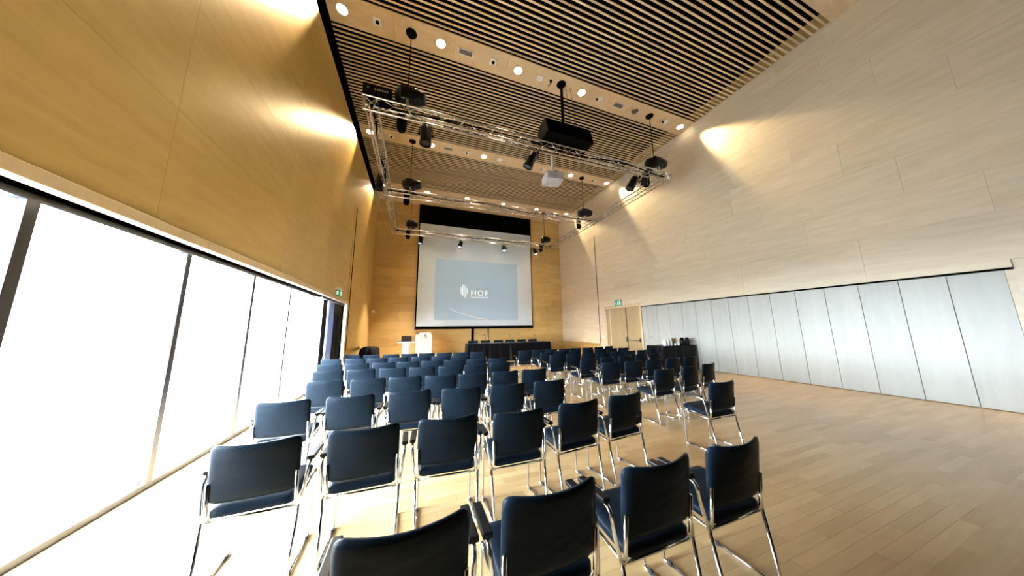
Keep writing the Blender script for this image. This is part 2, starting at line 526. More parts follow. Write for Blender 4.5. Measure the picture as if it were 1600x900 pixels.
for k in range(3):
    a0, a1 = PI / 2 + 2 * PI * k / 3, PI / 2 + 2 * PI * (k + 1) / 3
    q = [(math.cos(a0), math.sin(a0)), (math.cos(a1), math.sin(a1))]
    ring = [(0.13 * q[0][0], 0.13 * q[0][1]), (0.13 * q[1][0], 0.13 * q[1][1]), (0.075 * q[1][0], 0.075 * q[1][1]), (0.075 * q[0][0], 0.075 * q[0][1])]
    tri.poly_prism([(9.02 + a, 1.03 + b) for a, b in ring], 'x', BL - 0.14, BL - 0.135)
tri.obj('window_sticker', 'white', win)['label'] = 'white triangle sticker on the glass'
# sky portal in the opening
pd = bpy.data.lights.new('window_portal', 'AREA')
pd.shape = 'RECTANGLE'; pd.size = WIN1 - WIN0; pd.size_y = WINTOP
pd.cycles.is_portal = True
po = bpy.data.objects.new('window_portal', pd); COL.objects.link(po)
po.matrix_world = Matrix.Translation((BL - 0.24, (WIN0 + WIN1) / 2, WINTOP / 2)) @ Matrix(((0, 0, -1, 0), (1, 0, 0, 0), (0, -1, 0, 0), (0, 0, 0, 1)))

# ---- door in the right wall
d1 = structure(MB().box(R - 0.03, BR, 11.80, 11.92, 0, 2.60).box(R - 0.03, BR, 9.40, 9.50, 0, 2.64).box(R - 0.03, BR, 9.50, 11.80, 2.54, 2.64)
               .obj('door_1', 'frame', bevel=0.005, seg=1), 'birch double door with panic bar under the exit sign')
for ya, yb in ((10.41, 11.79), (9.51, 10.37)):
    box('door_leaf', 'door', R + 0.02, BR, ya, yb, 0.01, 2.53, d1, bevel=0.004)
box('door_stop', 'darkmetal', R + 0.012, BR, 10.372, 10.408, 0.01, 2.53, d1)
box('inner_jamb', 'frame', R + 0.0, BR - 0.02, 11.50, 11.58, 0.01, 2.53, d1)
MB().tube([(R - 0.05, 9.60, 0.93), (R - 0.05, 10.37, 0.93)], 0.018).obj('panic_bar', 'darkmetal', d1, smooth=True)
box('bar_bracket', 'darkmetal', R - 0.06, R + 0.02, 9.56, 9.62, 0.86, 1.02, d1, bevel=0.005)
box('lock_plate', 'darkmetal', R - 0.045, R + 0.02, 10.36, 10.43, 0.84, 1.08, d1, bevel=0.005)
MB().tube([(R - 0.06, 10.46, 0.96), (R - 0.06, 10.62, 0.96)], 0.012).obj('handle', 'steel', d1, smooth=True)
# ---- white folding partition
d2 = structure(MB().box(R - 0.03, BR, 1.2, 9.40, 2.50, 2.66).obj('door_2', 'wall_side'), 'pale white folding partition along the veneer wall')
box('track', 'void', R - 0.034, R - 0.02, 1.2, 9.36, 2.475, 2.515, d2)
ys = [9.39, 9.12] + [9.12 - 0.56 * k for k in range(1, 15)]
for ya, yb in zip(ys, ys[1:]):
    box('panel', 'white_wood', R + 0.005, BR, yb + 0.003, ya - 0.003, 0.01, 2.475, d2, bevel=0.004)
box('panel', 'wall_side', R, BR, 1.2, ys[-1], 0.01, 2.475, d2)
MB().tube([(R - 0.005, 8.96, 1.13), (R + 0.01, 8.96, 1.13)], 0.022, 10).obj('lock', 'darkmetal', d2)

# ---- stage
stage = structure(MB().box(-1.25, 9.0, 10.95, D - 0.01, 0, 0.15).obj('stage', 'stage'), 'low dark-edged stage platform under the screen')
box('stage_top', 'floor', -1.25, 9.0, 10.93, D - 0.01, 0.15, 0.18, stage)
SZ = 0.18

# ================================================================== CHAIRS


def pad_mesh(name, W, Ht, T, rc, fn, mat, nx=12, nz=9):
    """cushion: rounded-rectangle slab in (u,v), mapped to space by fn(u,v,offset)"""
    def clampc(u, v):
        iu, iv = W / 2 - rc, Ht / 2 - rc
        if abs(u) > iu and abs(v) > iv:
            du, dv = abs(u) - iu, abs(v) - iv
            l = math.hypot(du, dv); m_ = max(du, dv)
            if l > 0:
                du, dv = du * m_ / l, dv * m_ / l
            u, v = math.copysign(iu + du, u), math.copysign(iv + dv, v)
        return u, v

    def dist(n):
        base = [i / n for i in range(n + 1)]
        return [0.5 - 0.5 * math.cos(PI * t) * (0.55) - 0.5 * (1 - 2 * t) * 0.45 for t in base]
    us = [(t - 0.5) * W for t in dist(nx)]; vs_ = [(t - 0.5) * Ht for t in dist(nz)]
    V, F = [], []
    for side in (-1, 1):
        for j, v in enumerate(vs_):
            for i, u in enumerate(us):
                a, b = clampc(u, v)
                e = (i in (0, nx)) or (j in (0, nz))
                t = T / 2 * (0.45 if e else (0.93 if (i in (1, nx - 1) or j in (1, nz - 1)) else 1.0))
                V.append(fn(a, b, side * t))
    n1 = nx + 1
    N0 = n1 * (nz + 1)
    for j in range(nz):
        for i in range(nx):
            a = j * n1 + i
            F.append((a, a + 1, a + 1 + n1, a + n1)); F.append((N0 + a, N0 + a + n1, N0 + a + 1 + n1, N0 + a + 1))
    per = [j for j in range(nx)] + [nx + n1 * j for j in range(nz)] + [n1 * nz + nx - i for i in range(nx)] + [n1 * (nz - j) for j in range(nz)]
    for k in range(len(per)):
        a, b = per[k], per[(k + 1) % len(per)]
        F.append((a, a + N0, b + N0, b))
    mb = MB().add(V, F)
    return mb.mesh(name, mat, smooth=True)


def back_fn(u, v, o):
    t = (v / 0.365) + 0.5
    y = -0.180 - 0.036 * t - 0.056 * (1 - (u / 0.235) ** 2) * (0.35 + 0.65 * t)
    return (u, y + o, 0.503 + 0.344 * t + 0.010 * t * (abs(u) / 0.235) ** 2)


def seat_fn(u, v, o):
    t = v / 0.40
    drop = -0.02 * max(0, t - 0.3) ** 2 * 10
    return (u, 0.0 + v, 0.441 + 0.042 * (t + 0.5) + drop + o - 0.006 * (1 - (u / 0.23) ** 2) * (1 - 4 * t * t))


TR = 0.0108
chair_parts = []          # (name, mesh)
chair_parts.append(('seat', pad_mesh('seat', 0.445, 0.40, 0.068, 0.05, seat_fn, 'chair')))
chair_parts.append(('backrest', pad_mesh('backrest', 0.47, 0.365, 0.034, 0.045, back_fn, 'chair', 14, 10)))
arm_parts = {}
for s in (-1, 1):
    chair_parts.append(('seat_rail', MB().tube(fillet([(.226 * s, -.212, .63), (.226 * s, -.185, .392), (.226 * s, .155, .434)], .05), TR).mesh('seat_rail', 'chrome', smooth=True)))
    chair_parts.append(('leg', MB().tube(fillet([(.226 * s, .10, .434), (.226 * s, .168, .44), (.23 * s, .17, .0), (.23 * s, .13, .0115)], .035), TR).mesh('leg', 'chrome', smooth=True)))
    chair_parts.append(('runner', MB().tube([(.23 * s, .145, .0115), (.23 * s, -.21, .0115)], TR).mesh('runner', 'chrome', smooth=True)))
    chair_parts.append(('leg', MB().tube(fillet([(.23 * s, -.19, .0115), (.23 * s, -.245, .0115), (.244 * s, -.185, .40)], .035), TR).mesh('leg', 'chrome', smooth=True)))
    chair_parts.append(('glide', MB().box(.23 * s - .013, .23 * s + .013, .105, .135, 0, .024).mesh('glide', 'glide', bevel=.006, seg=1)))
    chair_parts.append(('glide', MB().box(.23 * s - .013, .23 * s + .013, -.215, -.19, 0, .024).mesh('glide', 'glide', bevel=.006, seg=1)))
    arm_parts[s] = [('arm_tube', MB().tube(fillet([(.244 * s, -.185, .395), (.262 * s, -.168, .50), (.274 * s, -.155, .645), (.274 * s, .07, .648)], .05), TR).mesh('arm_tube', 'chrome', smooth=True)),
                    ('armrest', MB().box(.274 * s - .0235, .274 * s + .0235, -.135, .095, .650, .676).mesh('armrest', 'pad', bevel=.008, seg=2))]
chair_parts.append(('cross_bar', MB().tube([(-.226, -.175, .395), (.226, -.175, .395)], TR * .9).mesh('cross_bar', 'chrome', smooth=True)))


def chair(x, ytop, z, rz, label, group, arms=(-1, 1), detail=True, flip=False):
    """x, ytop: middle of the top edge of the backrest"""
    a = rz + (PI if flip else 0)
    cx, cy = x - math.sin(a) * 0.22, ytop + math.cos(a) * 0.22
    t = thing('conference_chair', label, 'chair', (cx, cy, z), a, group)
    for nm, me in chair_parts:
        if nm == 'glide' and not detail: continue
        put(nm, me, t)
    for s in arms:
        for nm, me in arm_parts[s]:
            put(nm, me, t)
    return t


WB = 'chairs in the block beside the windows'
DB = 'chairs in the block beside the doors'
rows_w = {  # counted from the stage: (centre, y of back top) left to right
    8: [(0.0, 1.16), (.61, 1.165), (1.245, 1.17), (1.87, 1.17)],
    7: [(-.93, 2.31), (-.31, 2.32), (.29, 2.315), (.885, 2.255), (1.527, 2.303), (2.155, 2.366)],
    6: [(-1.23, 3.47), (-.625, 3.45), (-.02, 3.44), (.566, 3.37), (1.16, 3.345), (1.765, 3.35)],
    5: [(-1.165, 4.57), (-.61, 4.515), (-.105, 4.485), (.41, 4.40), (.91, 4.36), (1.465, 4.355), (2.005, 4.365)],
    4: [(-1.42, 5.68), (-.895, 5.67), (-.36, 5.585), (.165, 5.505), (.695, 5.43), (1.19, 5.41), (1.735, 5.49)],
    3: [(-1.66, 6.70), (-1.145, 6.68), (-.615, 6.63), (-.11, 6.565), (.40, 6.495), (.905, 6.44), (1.415, 6.385), (1.92, 6.31)],
    2: [(-1.95, 7.97), (-1.405, 7.86), (-.89, 7.755), (-.37, 7.685), (.165, 7.61), (.68, 7.51), (1.19, 7.45)],
    1: [(-1.69, 9.03), (-1.165, 8.85), (-.625, 8.735), (-.12, 8.645), (.375, 8.59), (.88, 8.48), (1.37, 8.345), (1.87, 8.255)],
}
rows_d = {
    7: [(3.74, 2.39)],
    6: [(3.985, 3.43), (4.665, 3.47), (5.33, 3.60)],
    5: [(3.78, 4.49), (4.36, 4.48), (4.93, 4.48), (5.55, 4.52), (6.18, 4.57)],
    4: [(3.80, 5.27), (4.40, 5.33), (5.0, 5.40), (5.6, 5.46), (6.17, 5.54)],
    3: [(3.60, 6.35), (4.12, 6.38), (4.64, 6.40), (5.15, 6.42), (5.66, 6.44), (6.17, 6.45), (6.71, 6.50), (7.36, 6.64)],
    2: [(3.75, 7.22), (4.27, 7.27), (4.79, 7.31), (5.31, 7.35), (5.83, 7.40), (6.35, 7.44), (6.87, 7.48)],
    1: [(3.39, 8.06), (3.87, 8.06), (4.355, 8.08), (4.84, 8.02), (5.37, 8.14), (5.88, 8.15), (6.41, 8.20), (6.99, 8.35)],
}
for rows, blk, grp in ((rows_w, 'window-side block', WB), (rows_d, 'door-side block', DB)):
    for rn, lst in rows.items():
        n = len(lst)
        for i, (x, y) in enumerate(lst):
            nb = lst[min(i + 1, n - 1)]; pb = lst[max(i - 1, 0)]
            ang = math.atan2(nb[1] - pb[1], nb[0] - pb[0]) if n > 1 else 0.0
            gr = nb[0] - x if i < n - 1 else 9.0      # room for armrests on either side
            gl = x - pb[0] if i else 9.0
            arms = tuple(sd for sd, ok in ((-1, gl >= .585), (1, gr >= .545)) if ok)
            k = (n - 1 - i) if blk[0] == 'w' else i
            lab = f'black padded chair, {ORD[k]} from the aisle in {ORD[rn - 1]} row from the stage, {blk}'
            chair(x, y, 0, ang, lab, grp, arms=arms, detail=(y < 4.7))

for i, (x, y) in enumerate(((2.54, 12.2), (3.13, 12.2), (3.77, 12.22), (4.36, 12.24), (4.98, 12.27), (5.59, 12.3))):
    chair(x, y, SZ, 0, f'black chair on stage behind draped table, {ORD[i]} from the lectern', 'speakers chairs behind the draped table', arms=(1,), detail=False, flip=True)

# ================================================================== STAGE FURNITURE
# long table under black cloth
tb = thing('conference_table', 'long table hidden under black cloth on the stage', 'table', (4.02, 11.37, SZ))
box('tabletop', 'darkmetal', -1.86, 1.86, -.27, .27, .70, .735, tb)
for sx in (-1.7, 1.7):
    for sy in (-.24, .24):
        MB().tube([(sx, sy, 0), (sx, sy, .70)], .02).obj('leg', 'darkmetal', tb)


def drape(name, x0, x1, y0, y1, ztop, zbot, mat, amp=0.035, nfold=40, seed=1):
    rnd = random.Random(seed)
    per = []
    nx, ny = nfold * 4, int(nfold * 4 * (y1 - y0) / (x1 - x0)) + 4
    for i in range(nx): per.append((x0 + (x1 - x0) * i / nx, y0, 0, -1))
    for i in range(ny): per.append((x1, y0 + (y1 - y0) * i / ny, 1, 0))
    for i in range(nx): per.append((x1 - (x1 - x0) * i / nx, y1, 0, 1))
    for i in range(ny): per.append((x0, y1 - (y1 - y0) * i / ny, -1, 0))
    n = len(per)
    ph = [rnd.uniform(0, 6.28) for _ in range(4)]
    levels = [(0, 0.0), (0.02, 0.1), (0.15, .35), (.5, .8), (1, 1.2)]
    V, F = [], []
    for fz, fa in levels:
        for k, (x, y, ax, ay) in enumerate(per):
            s = k / n
            wv = math.sin(nfold * 2.2 * s * 2 * PI / 2 + ph[0]) * .5 + .5 * math.sin(nfold * 1.31 * s * 2 * PI / 2 + ph[1])
            wv = max(wv, -.35) * (0.35 + 0.65 * max(0, math.sin(9 * s * 2 * PI + ph[2])) ** 2)
            o = 0.012 + amp * fa * (wv + .45)
            V.append((x + ax * o, y + ay * o, ztop + (zbot - ztop) * fz))
    for l in range(len(levels) - 1):
        for k in range(n):
            a, b = l * n + k, l * n + (k + 1) % n
            F.append((a, b, b + n, a + n))
    F.append(tuple(range(n - 1, -1, -1)))
    return MB().add(V, F).obj(name, mat, smooth='auto')


tag(drape('tablecloth', 2.10, 5.94, 11.08, 11.66, SZ + .765, SZ + .01, 'black_cloth', .05, 34, 3), 'black pleated cloth draped over the long stage table', 'tablecloth')
for i, (x, lean) in enumerate(((2.93, -.06), (4.12, -.08), (5.37, -.10))):
    m = thing('microphone', f'thin black gooseneck microphone, {ORD[i]} from the lectern along the draped table', 'microphone', (x, 11.40, SZ + .765), 0, 'gooseneck microphones on the draped table')
    MB().lathe([(.055, 0), (.055, .02), (.04, .035)], 14).obj('base', 'black_metal', m, smooth='auto')
    MB().tube(fillet([(0, 0, .03), (0, 0, .2), (lean, -.03, .33)], .1), .006, 6).obj('gooseneck', 'black_metal', m, smooth=True)
    MB().tube([(lean, -.03, .325), (lean * 1.5, -.045, .365)], [.012, .016], 8).obj('mic_head', 'black_metal', m, smooth=True)

# lectern
lc = thing('lectern', 'white lectern with pale grey logo board on the stage', 'lectern', (.42, 13.5, SZ))
MB().poly_prism([(-.37, 0), (.37, 0), (.37, 1.13), (-.37, 1.13)], 'y', -.20, .22).obj('body', 'lectern', lc, bevel=.01)
box('reading_top', 'frame', -.40, .38, -.12, .30, 1.13, 1.16, lc, bevel=.006)
lb = box('logo_board', 'logo_board', -.22, .31, -.235, -.205, .77, 1.24, lc, bevel=.004)
for k in range(4):
    MB().poly_prism([(.012 + .028 * k, 1.06 - .012 * k), (.032 + .028 * k, 1.06 - .012 * k), (.032 + .028 * k, 1.17 - .02 * abs(k - 1)), (.012 + .028 * k, 1.17 - .02 * abs(k - 1))], 'y', -.240, -.236).obj('logo_stripe', 'logo_ink', lb)
tm = text_mesh('lettering', 'HOF', .075, 'logo_ink', .002, 1.2)
put('lettering', tm, lb, Matrix.Translation((-.03, -.237, .97)) @ Matrix.Rotation(PI / 2, 4, 'X'))
MB().tube(fillet([(-.30, -.05, 1.16), (-.33, -.05, 1.32), (-.42, -.12, 1.44)], .1), .008, 6).obj('microphone_stem', 'black_metal', lc, smooth=True)
MB().tube([(-.42, -.12, 1.435), (-.455, -.15, 1.465)], [.013, .018], 8).obj('microphone_head', 'black_metal', lc, smooth=True)
MB().poly_prism([(-.40, 1.165), (-.20, 1.27), (-.20, 1.30), (-.40, 1.195)], 'y', -.19, .1).obj('script_rest', 'screen_dark', lc)

# laptop on white pedestal
pdst = thing('pedestal_table', 'small white pedestal table beside the lectern carrying a laptop', 'table', (-.345, 13.5, SZ))
MB().lathe([(.26, 0), (.26, .02), (.19, .035), (.185, .80)], 24).obj('column', 'lectern', pdst, smooth='auto')
box('table_top', 'lectern', -.365, .365, -.25, .25, .80, .845, pdst, bevel=.006)
box('top_edge', 'screen_dark', -.37, .37, -.255, .255, .846, .866, pdst, bevel=.003)
lp = thing('laptop', 'dark brown laptop lid standing open on white pedestal', 'laptop', (-.345, 13.45, SZ + .866))
box('keyboard_base', 'screen_dark', -.215, .215, .0, .17, 0, .02, lp, bevel=.003)
MB().poly_prism([(-.02, .012), (-.005, .012), (-.055, .24), (-.07, .24)], 'x', -.22, .22).obj('lid', 'screen_dark', lp)

# covered bulky object in the corner
pv, pf = [], []
prof = [(-.60, .0, .0)]
gx, gy = 18, 20
rnd = random.Random(5)
for j in range(gy + 1):
    for i in range(gx + 1):
        u, v = i / gx, j / gy
        top = .84 + .03 * math.sin(5 * u + 2 * v) - .12 * max(0, u - .62) / .38 - .10 * max(0, .3 - u) / .3
        edge = min(u, 1 - u) * .72, min(v, 1 - v) * 1.5
        e = min(edge)
        z = top * min(1, (e / .07)) ** .35 if e > 0 else 0.0
        b = .04 * math.sin(17 * v + 3) * (1 - min(1, e / .1)) + .04 * math.sin(19 * u) * (1 - min(1, e / .1))
        pv.append((-2.20 + .72 * u + (b if u > .5 else -b) * .4, 12.7 + 1.5 * v + (b if v > .5 else -b) * .6, z))
for j in range(gy):
    for i in range(gx):
        a = j * (gx + 1) + i
        pf.append((a, a + 1, a + gx + 2, a + gx + 1))
tag(MB().add(pv, pf).obj('covered_piano', 'piano_cover', smooth=True), 'bulky object under black cover in the corner below veneer wall', 'cover')

# thin pole under the screen
MBp = MB().tube([(4.38, D - .05, SZ), (4.38, D - .05, 1.62)], .035, 10)
tag(MBp.obj('support_pole', 'steel', smooth=True), 'thin grey steel pole rising behind the draped table', 'pole')

# ================================================================== SCREEN
sy = D - .14
scr = thing('projection_screen', 'huge white projection screen with black masking showing a logo slide', 'screen', (0, sy, 1.56))
zo = -1.56


def sbox(name, mat, x0, x1, y0, y1, z0, z1, parent=scr, **k):
    return box(name, mat, x0, x1, y0, y1, z0 + zo, z1 + zo, parent, **k)


sbox('screen_surface', 'screen', .05, 7.42, 0, .01, 1.76, 8.06)
sbox('top_masking', 'void', -.02, 7.47, -.012, .02, 8.06, 9.28)
sbox('side_masking', 'void', -.02, .05, -.012, .02, 1.76, 8.06)
sbox('side_masking', 'void', 7.42, 7.47, -.012, .02, 1.76, 8.06)
bb = sbox('bottom_bar', 'void', -.02, 7.47, -.03, .03, 1.58, 1.76, bevel=.008)
for x in (-.02, 7.47):
    sx = -1 if x < 1 else 1
    sbox('bar_end_cap', 'steel', min(x, x + .09 * sx), max(x, x + .09 * sx), -.02, .02, 1.60, 1.68, bb)
sl = sbox('slide', 'slide', 1.03, 6.40, -.004, 0.0, 2.12, 5.87)
for k, (x, z0, z1) in enumerate(((2.62, 3.72, 4.14), (2.715, 3.62, 4.33), (2.81, 3.52, 4.34), (2.905, 3.50, 4.24), (3.0, 3.74, 4.10))):
    MB().poly_prism([(x - .016, z0 + zo), (x + .022, z0 + zo), (x + .012, z1 + zo), (x - .026, z1 + zo)], 'y', -.009, -.005).obj('logo_stripe', 'slide_white', sl)
put('lettering', text_mesh('lettering', 'HOF', .50, 'slide_white', .002, 1.25), sl, Matrix.Translation((3.22, -.007, 3.66 + zo)) @ Matrix.Rotation(PI / 2, 4, 'X'))
put('lettering', text_mesh('lettering', 'MENNINGARHÚS', .125, 'slide_white', .002, 1.2), sl, Matrix.Translation((3.24, -.007, 3.50 + zo)) @ Matrix.Rotation(PI / 2, 4, 'X'))
arc = [(1.93, 2.82), (2.35, 2.63), (2.89, 2.46), (3.40, 2.31), (3.9, 2.22), (4.35, 2.17)]
am = MB()
for (xa, za), (xb, zb) in zip(arc, arc[1:]):
    am.poly_prism([(xa, za - .035 + zo), (xb, zb - .035 + zo), (xb, zb + .03 + zo), (xa, za + .03 + zo)], 'y', -.008, -.005)
am.obj('curved_line', 'slide_arc', sl)

# ================================================================== RIGGING
ZT, TD, TS = 7.05, 0.251, 0.145     # top chord height, truss depth, half width
rig = thing('lighting_truss', 'rectangular silver aluminium lighting truss hung from the ceiling on chains', 'truss', (3.6, 10.7, ZT))
rig_o = Vector((3.6, 10.7, ZT))
HP = 0.40
blen = math.hypot(HP, 2 * TS)
brace_me = MB().tube([(0, 0, 0), (0, 0, blen)], 0.0105, 6).mesh('brace', 'alu', smooth=True)


def section(p0, p1, mode):
    p0, p1 = Vector(p0) - rig_o, Vector(p1) - rig_o
    ax = (p1 - p0).normalized(); length = (p1 - p0).length
    lat = Vector((0, 0, 1)).cross(ax)
    ch = [lat * TS, -lat * TS, Vector((0, 0, -TD))]
    mb = MB()
    for c in ch: mb.tube([p0 + c, p1 + c], .026, 10)
    for e in (p0, p1):
        for a, b in ((0, 1), (1, 2), (2, 0)): mb.tube([e + ch[a], e + ch[b]], .014, 6)
    sec = mb.obj('truss_section', 'alu', rig, smooth='auto')
    n = int(length / HP)
    st = length / n
    lac = MB()
    for fi, (a, b) in enumerate(((0, 1), (1, 2), (2, 0))):
        for i in range(n):
            q0 = p0 + ax * (i * st) + ch[a if i % 2 == 0 else b]
            q1 = p0 + ax * ((i + 1) * st) + ch[b if i % 2 == 0 else a]
            if mode == 'parts':
                d = q1 - q0
                mx = Matrix.Translation(q0) @ d.to_track_quat('Z', 'Y').to_matrix().to_4x4() @ Matrix.Diagonal((1, 1, d.length / blen, 1))
                put('brace', brace_me, sec, mx)
            else:
                lac.tube([q0, q1], 0.0105, 6)
    if mode != 'parts':
        lac.obj('lacing', 'alu', sec, smooth=True)['kind'] = 'stuff'
    return sec, ch


XL, XR = -1.235, 8.405
section((XL - TS, 6.39, ZT), (XR + TS, 6.39, ZT), 'parts')
section((XL - TS, 10.70, ZT), (XR + TS, 10.70, ZT), 'parts')
section((XL, 6.25, ZT), (XL, 15.20, ZT), 'parts')
section((XL - TS, 15.05, ZT), (XR + TS, 15.05, ZT), 'joined')
section((XR, 6.25, ZT), (XR, 15.20, ZT), 'joined')
# cables lying in the trusses
for (y, sd) in ((6.39, 1), (10.70, 2), (15.05, 3)):
    rnd = random.Random(sd)
    for q in range(1):
        a, b = rnd.uniform(0, 6), rnd.uniform(0, 6)
        pts = [(XL + (XR - XL) * i / 60, y + .07 * math.sin(i * .21 + a), ZT - .03 + .03 * math.sin(i * .33 + b) - .05 * q) for i in range(61)]
        MB().tube([Vector(p) - rig_o for p in pts], .022, 6).obj('cable', 'black', rig, smooth=True)
pts = [(XL + .05 * math.sin(i * .5), 6.5 + 4.2 * i / 24, ZT - .06 + .02 * math.cos(i * .7)) for i in range(25)]
MB().tube([Vector(p) - rig_o for p in pts], .03, 6).obj('cable', 'black', rig, smooth=True)

# chain hoists
hoists = [(-.41, 6.39, 'the rack box on the truss corner', False), (7.92, 6.39, 'the projector truss corner by the doors', True), (-.41, 10.70, 'the middle truss end by the window wall', False),
          (7.93, 10.70, 'the middle truss end by the door wall', True), (-.45, 15.05, 'the stage truss end near the lectern', False), (7.90, 15.05, 'the stage truss end near the door wall', True)]
for x, y, where, right in hoists:
    t = thing('chain_hoist', f'black chain hoist hanging above {where}', 'hoist', (x, y, ZT + .03), 0, 'black chain hoists carrying the truss')
    far = y > 14
    bw = .30 if far else .36
    mxh = Matrix.Translation((.06, 0, .33)) @ Matrix.Rotation(PI / 2, 4, 'Y') @ Matrix.Rotation(.25, 4, 'X')
    MB().lathe([(.06, -bw), (.16, -bw + .02), (.20, -bw + .10), (.205, bw - .16), (.17, bw - .08), (.15, bw), (.05, bw + .005)], 18, mxh).obj('motor_body', 'black_metal', t, smooth='auto')
    MB().box(-.18, .20, -.20, .20, .12, .50).obj('gear_case', 'black_metal', t, bevel=.05, seg=3, smooth='auto')
    MB().box(-.03, .05, -.05, .05, .02, .16).obj('hook_block', 'steel', t, bevel=.01)
    MB().lathe([(.03, -.44), (.09, -.42), (.12, -.34), (.125, -.05), (.10, .12)], 14, Matrix.Translation((-.13, .31, 0))).obj('chain_bag', 'black', t, smooth=True)
    ch = MB()
    z0, z1 = .50, H - (ZT + .03) - .03
    n = int((z1 - z0) / .055)
    for i in range(n):
        z = z0 + (z1 - z0) * (i + .5) / n
        if i % 2: ch.box(-.012, .012, -.006, .006, z - .033, z + .033)
        else: ch.box(-.006, .006, -.012, .012, z - .033, z + .033)
    ch.obj('chain', 'black', t)
    MB().lathe([(.02, -.045), (.135, -.02), (.14, 0.0)], 20, Matrix.Translation((0, 0, H - ZT - .03))).obj('ceiling_cup', 'black', t, smooth='auto')
    st = MB()
    for yy in (-.17, .17): st.box(-.03, .03, yy - .006, yy + .006, -.07, .12)
    st.box(-.03, .03, -.17, .17, .115, .13)
    st.obj('truss_clamp', 'alu', t)

# black loudspeaker hung by a pole
sp = thing('hanging_loudspeaker', 'wide black loudspeaker cabinet hung on a thick pole above the projector', 'loudspeaker', (4.13, 6.30, 7.12))
MB().poly_prism([(-.36, .02), (.20, 0.0), (.28, .40), (.10, .56), (-.22, .56)], 'x', -.80, .80).obj('cabinet', 'black', sp, bevel=.015, seg=2)
MB().poly_prism([(-.365, .03), (-.225, .55), (-.24, .555), (-.38, .03)], 'x', -.76, .76).obj('grille', 'void', sp)
MB().tube([(0, .06, .55), (0, .06, H - 7.12 - .03)], .045, 12).obj('pole', 'black', sp, smooth=True)
MB().lathe([(.03, -.05), (.14, -.02), (.15, 0.0)], 20, Matrix.Translation((0, .06, H - 7.12))).obj('ceiling_cup', 'black', sp, smooth='auto')
for x in (.28, .55):
    MB().tube([(x, .06, .55), (x * .6, .06, H - 7.12)], .006, 5).obj('safety_wire', 'black', sp)

# rack box on truss corner
rk = thing('dimmer_rack', 'flat black rack box with white lettering on the truss corner', 'rack', (-1.07, 6.33, ZT + .028))
MB().box(-.31, .31, -.14, .20, 0, .26).obj('case', 'black', rk, bevel=.012)
box('face_plate', 'black_metal', -.29, .29, -.147, -.14, .02, .24, rk)
for k, x in enumerate((-.06, .0, .05, .10, .15, .20)):
    MB().box(x, x + .035, -.15, -.147, .10, .15).obj('marking', 'grey', rk)
MB().box(-.22, -.18, -.15, -.147, .12, .15).obj('marking', 'grey', rk)


# stage spotlights (cans)
def can(name, label, loc, aim, length, rad, lens, clamp_to, group, energy=0.0, col=(1, 1, 1), size=40):
    t = thing(name, label, 'spotlight', loc, 0, group)
    d = Vector(aim).normalized()
    q = d.to_track_quat('-Z', 'Y').to_matrix().to_4x4()
    h2 = length / 2
    MB().lathe([(rad * .45, h2), (rad * .8, h2 - .02), (rad * .95, h2 - .08), (rad, h2 - .09), (rad, -h2 + .06), (rad * 1.12, -h2 + .05), (rad * 1.14, -h2), (rad * .98, -h2), (rad * .95, -h2 + .05)], 20, q).obj('can', 'black_metal', t, smooth='auto')
    MB().lathe([(rad * .9, -h2 + .035), (rad * .9, -h2 + .03)], 20, q).obj('lens', lens, t)
    # yoke
    c = Vector(clamp_to) - Vector(loc)
    s = d.cross(Vector((0, 0, 1)))
    s = s.normalized() if s.length > .1 else Vector((1, 0, 0))
    a = rad * 1.2
    top = c - Vector((0, 0, .06))
    MB().tube(fillet([s * a, s * a + top * .75, top - Vector((0, 0, 0)), -s * a + top * .75, -s * a], .04), .012, 6).obj('yoke', 'black', t, smooth=True)
    MB().box(-.025, .025, -.03, .03, -.06, .03, Matrix.Translation(c)).obj('clamp', 'black', t, bevel=.006)
    for sg in (-1, 1):
        MB().tube([s * a * sg * .85, s * a * sg * 1.18], .025, 8).obj('knob', 'black', t)
    MB().tube(fillet([-d * h2, -d * (h2 + .10) + s * .12, c + s * .12 - Vector((0, 0, .25)), c + s * .06], .1), .008, 5).obj('power_cable', 'black', t, smooth=True)
    if energy:
        ld = bpy.data.lights.new('spot_beam', 'SPOT')
        ld.energy = energy; ld.color = col; ld.spot_size = math.radians(size); ld.spot_blend = .6; ld.shadow_soft_size = .06
        lo = bpy.data.objects.new('spot_beam', ld); COL.objects.link(lo); lo.parent = t
        lo.matrix_basis = Matrix.Translation(d * (h2 + .02)) @ q
    return t


ZB = ZT - TD - .02
PG_ = 'black spotlight cans on the truss'
can('spotlight', 'black spotlight can pointing down, below the hoist by rack box', (.06, 6.44, 6.50), (.0, .05, -1), .50, .135, 'black_metal', (.06, 6.40, ZB), PG_)
can('spotlight', 'black tilted spotlight can beside the white projector', (3.07, 6.55, 6.56), (-.35, .25, -.85), .50, .135, 'orange', (3.25, 6.42, ZB), PG_)
can('spotlight', 'black tilted spotlight can near the truss corner by the doors', (6.98, 6.55, 6.56), (-.42, .25, -.85), .50, .135, 'orange', (7.2, 6.42, ZB), PG_)
can('spotlight', 'black spotlight can hanging outside the side truss by window wall', (-1.44, 10.1, 6.98), (-.02, .05, -1), .62, .12, 'black_metal', (-1.40, 10.1, ZT + .30), PG_)
can('spotlight', 'small black spotlight tucked behind the truss corner near doors', (7.50, 6.52, 6.72), (.25, .4, -.8), .30, .11, 'black_metal', (7.5, 6.45, ZB + .12), PG_)
LG_ = 'blue-white LED spotlights on the stage truss'
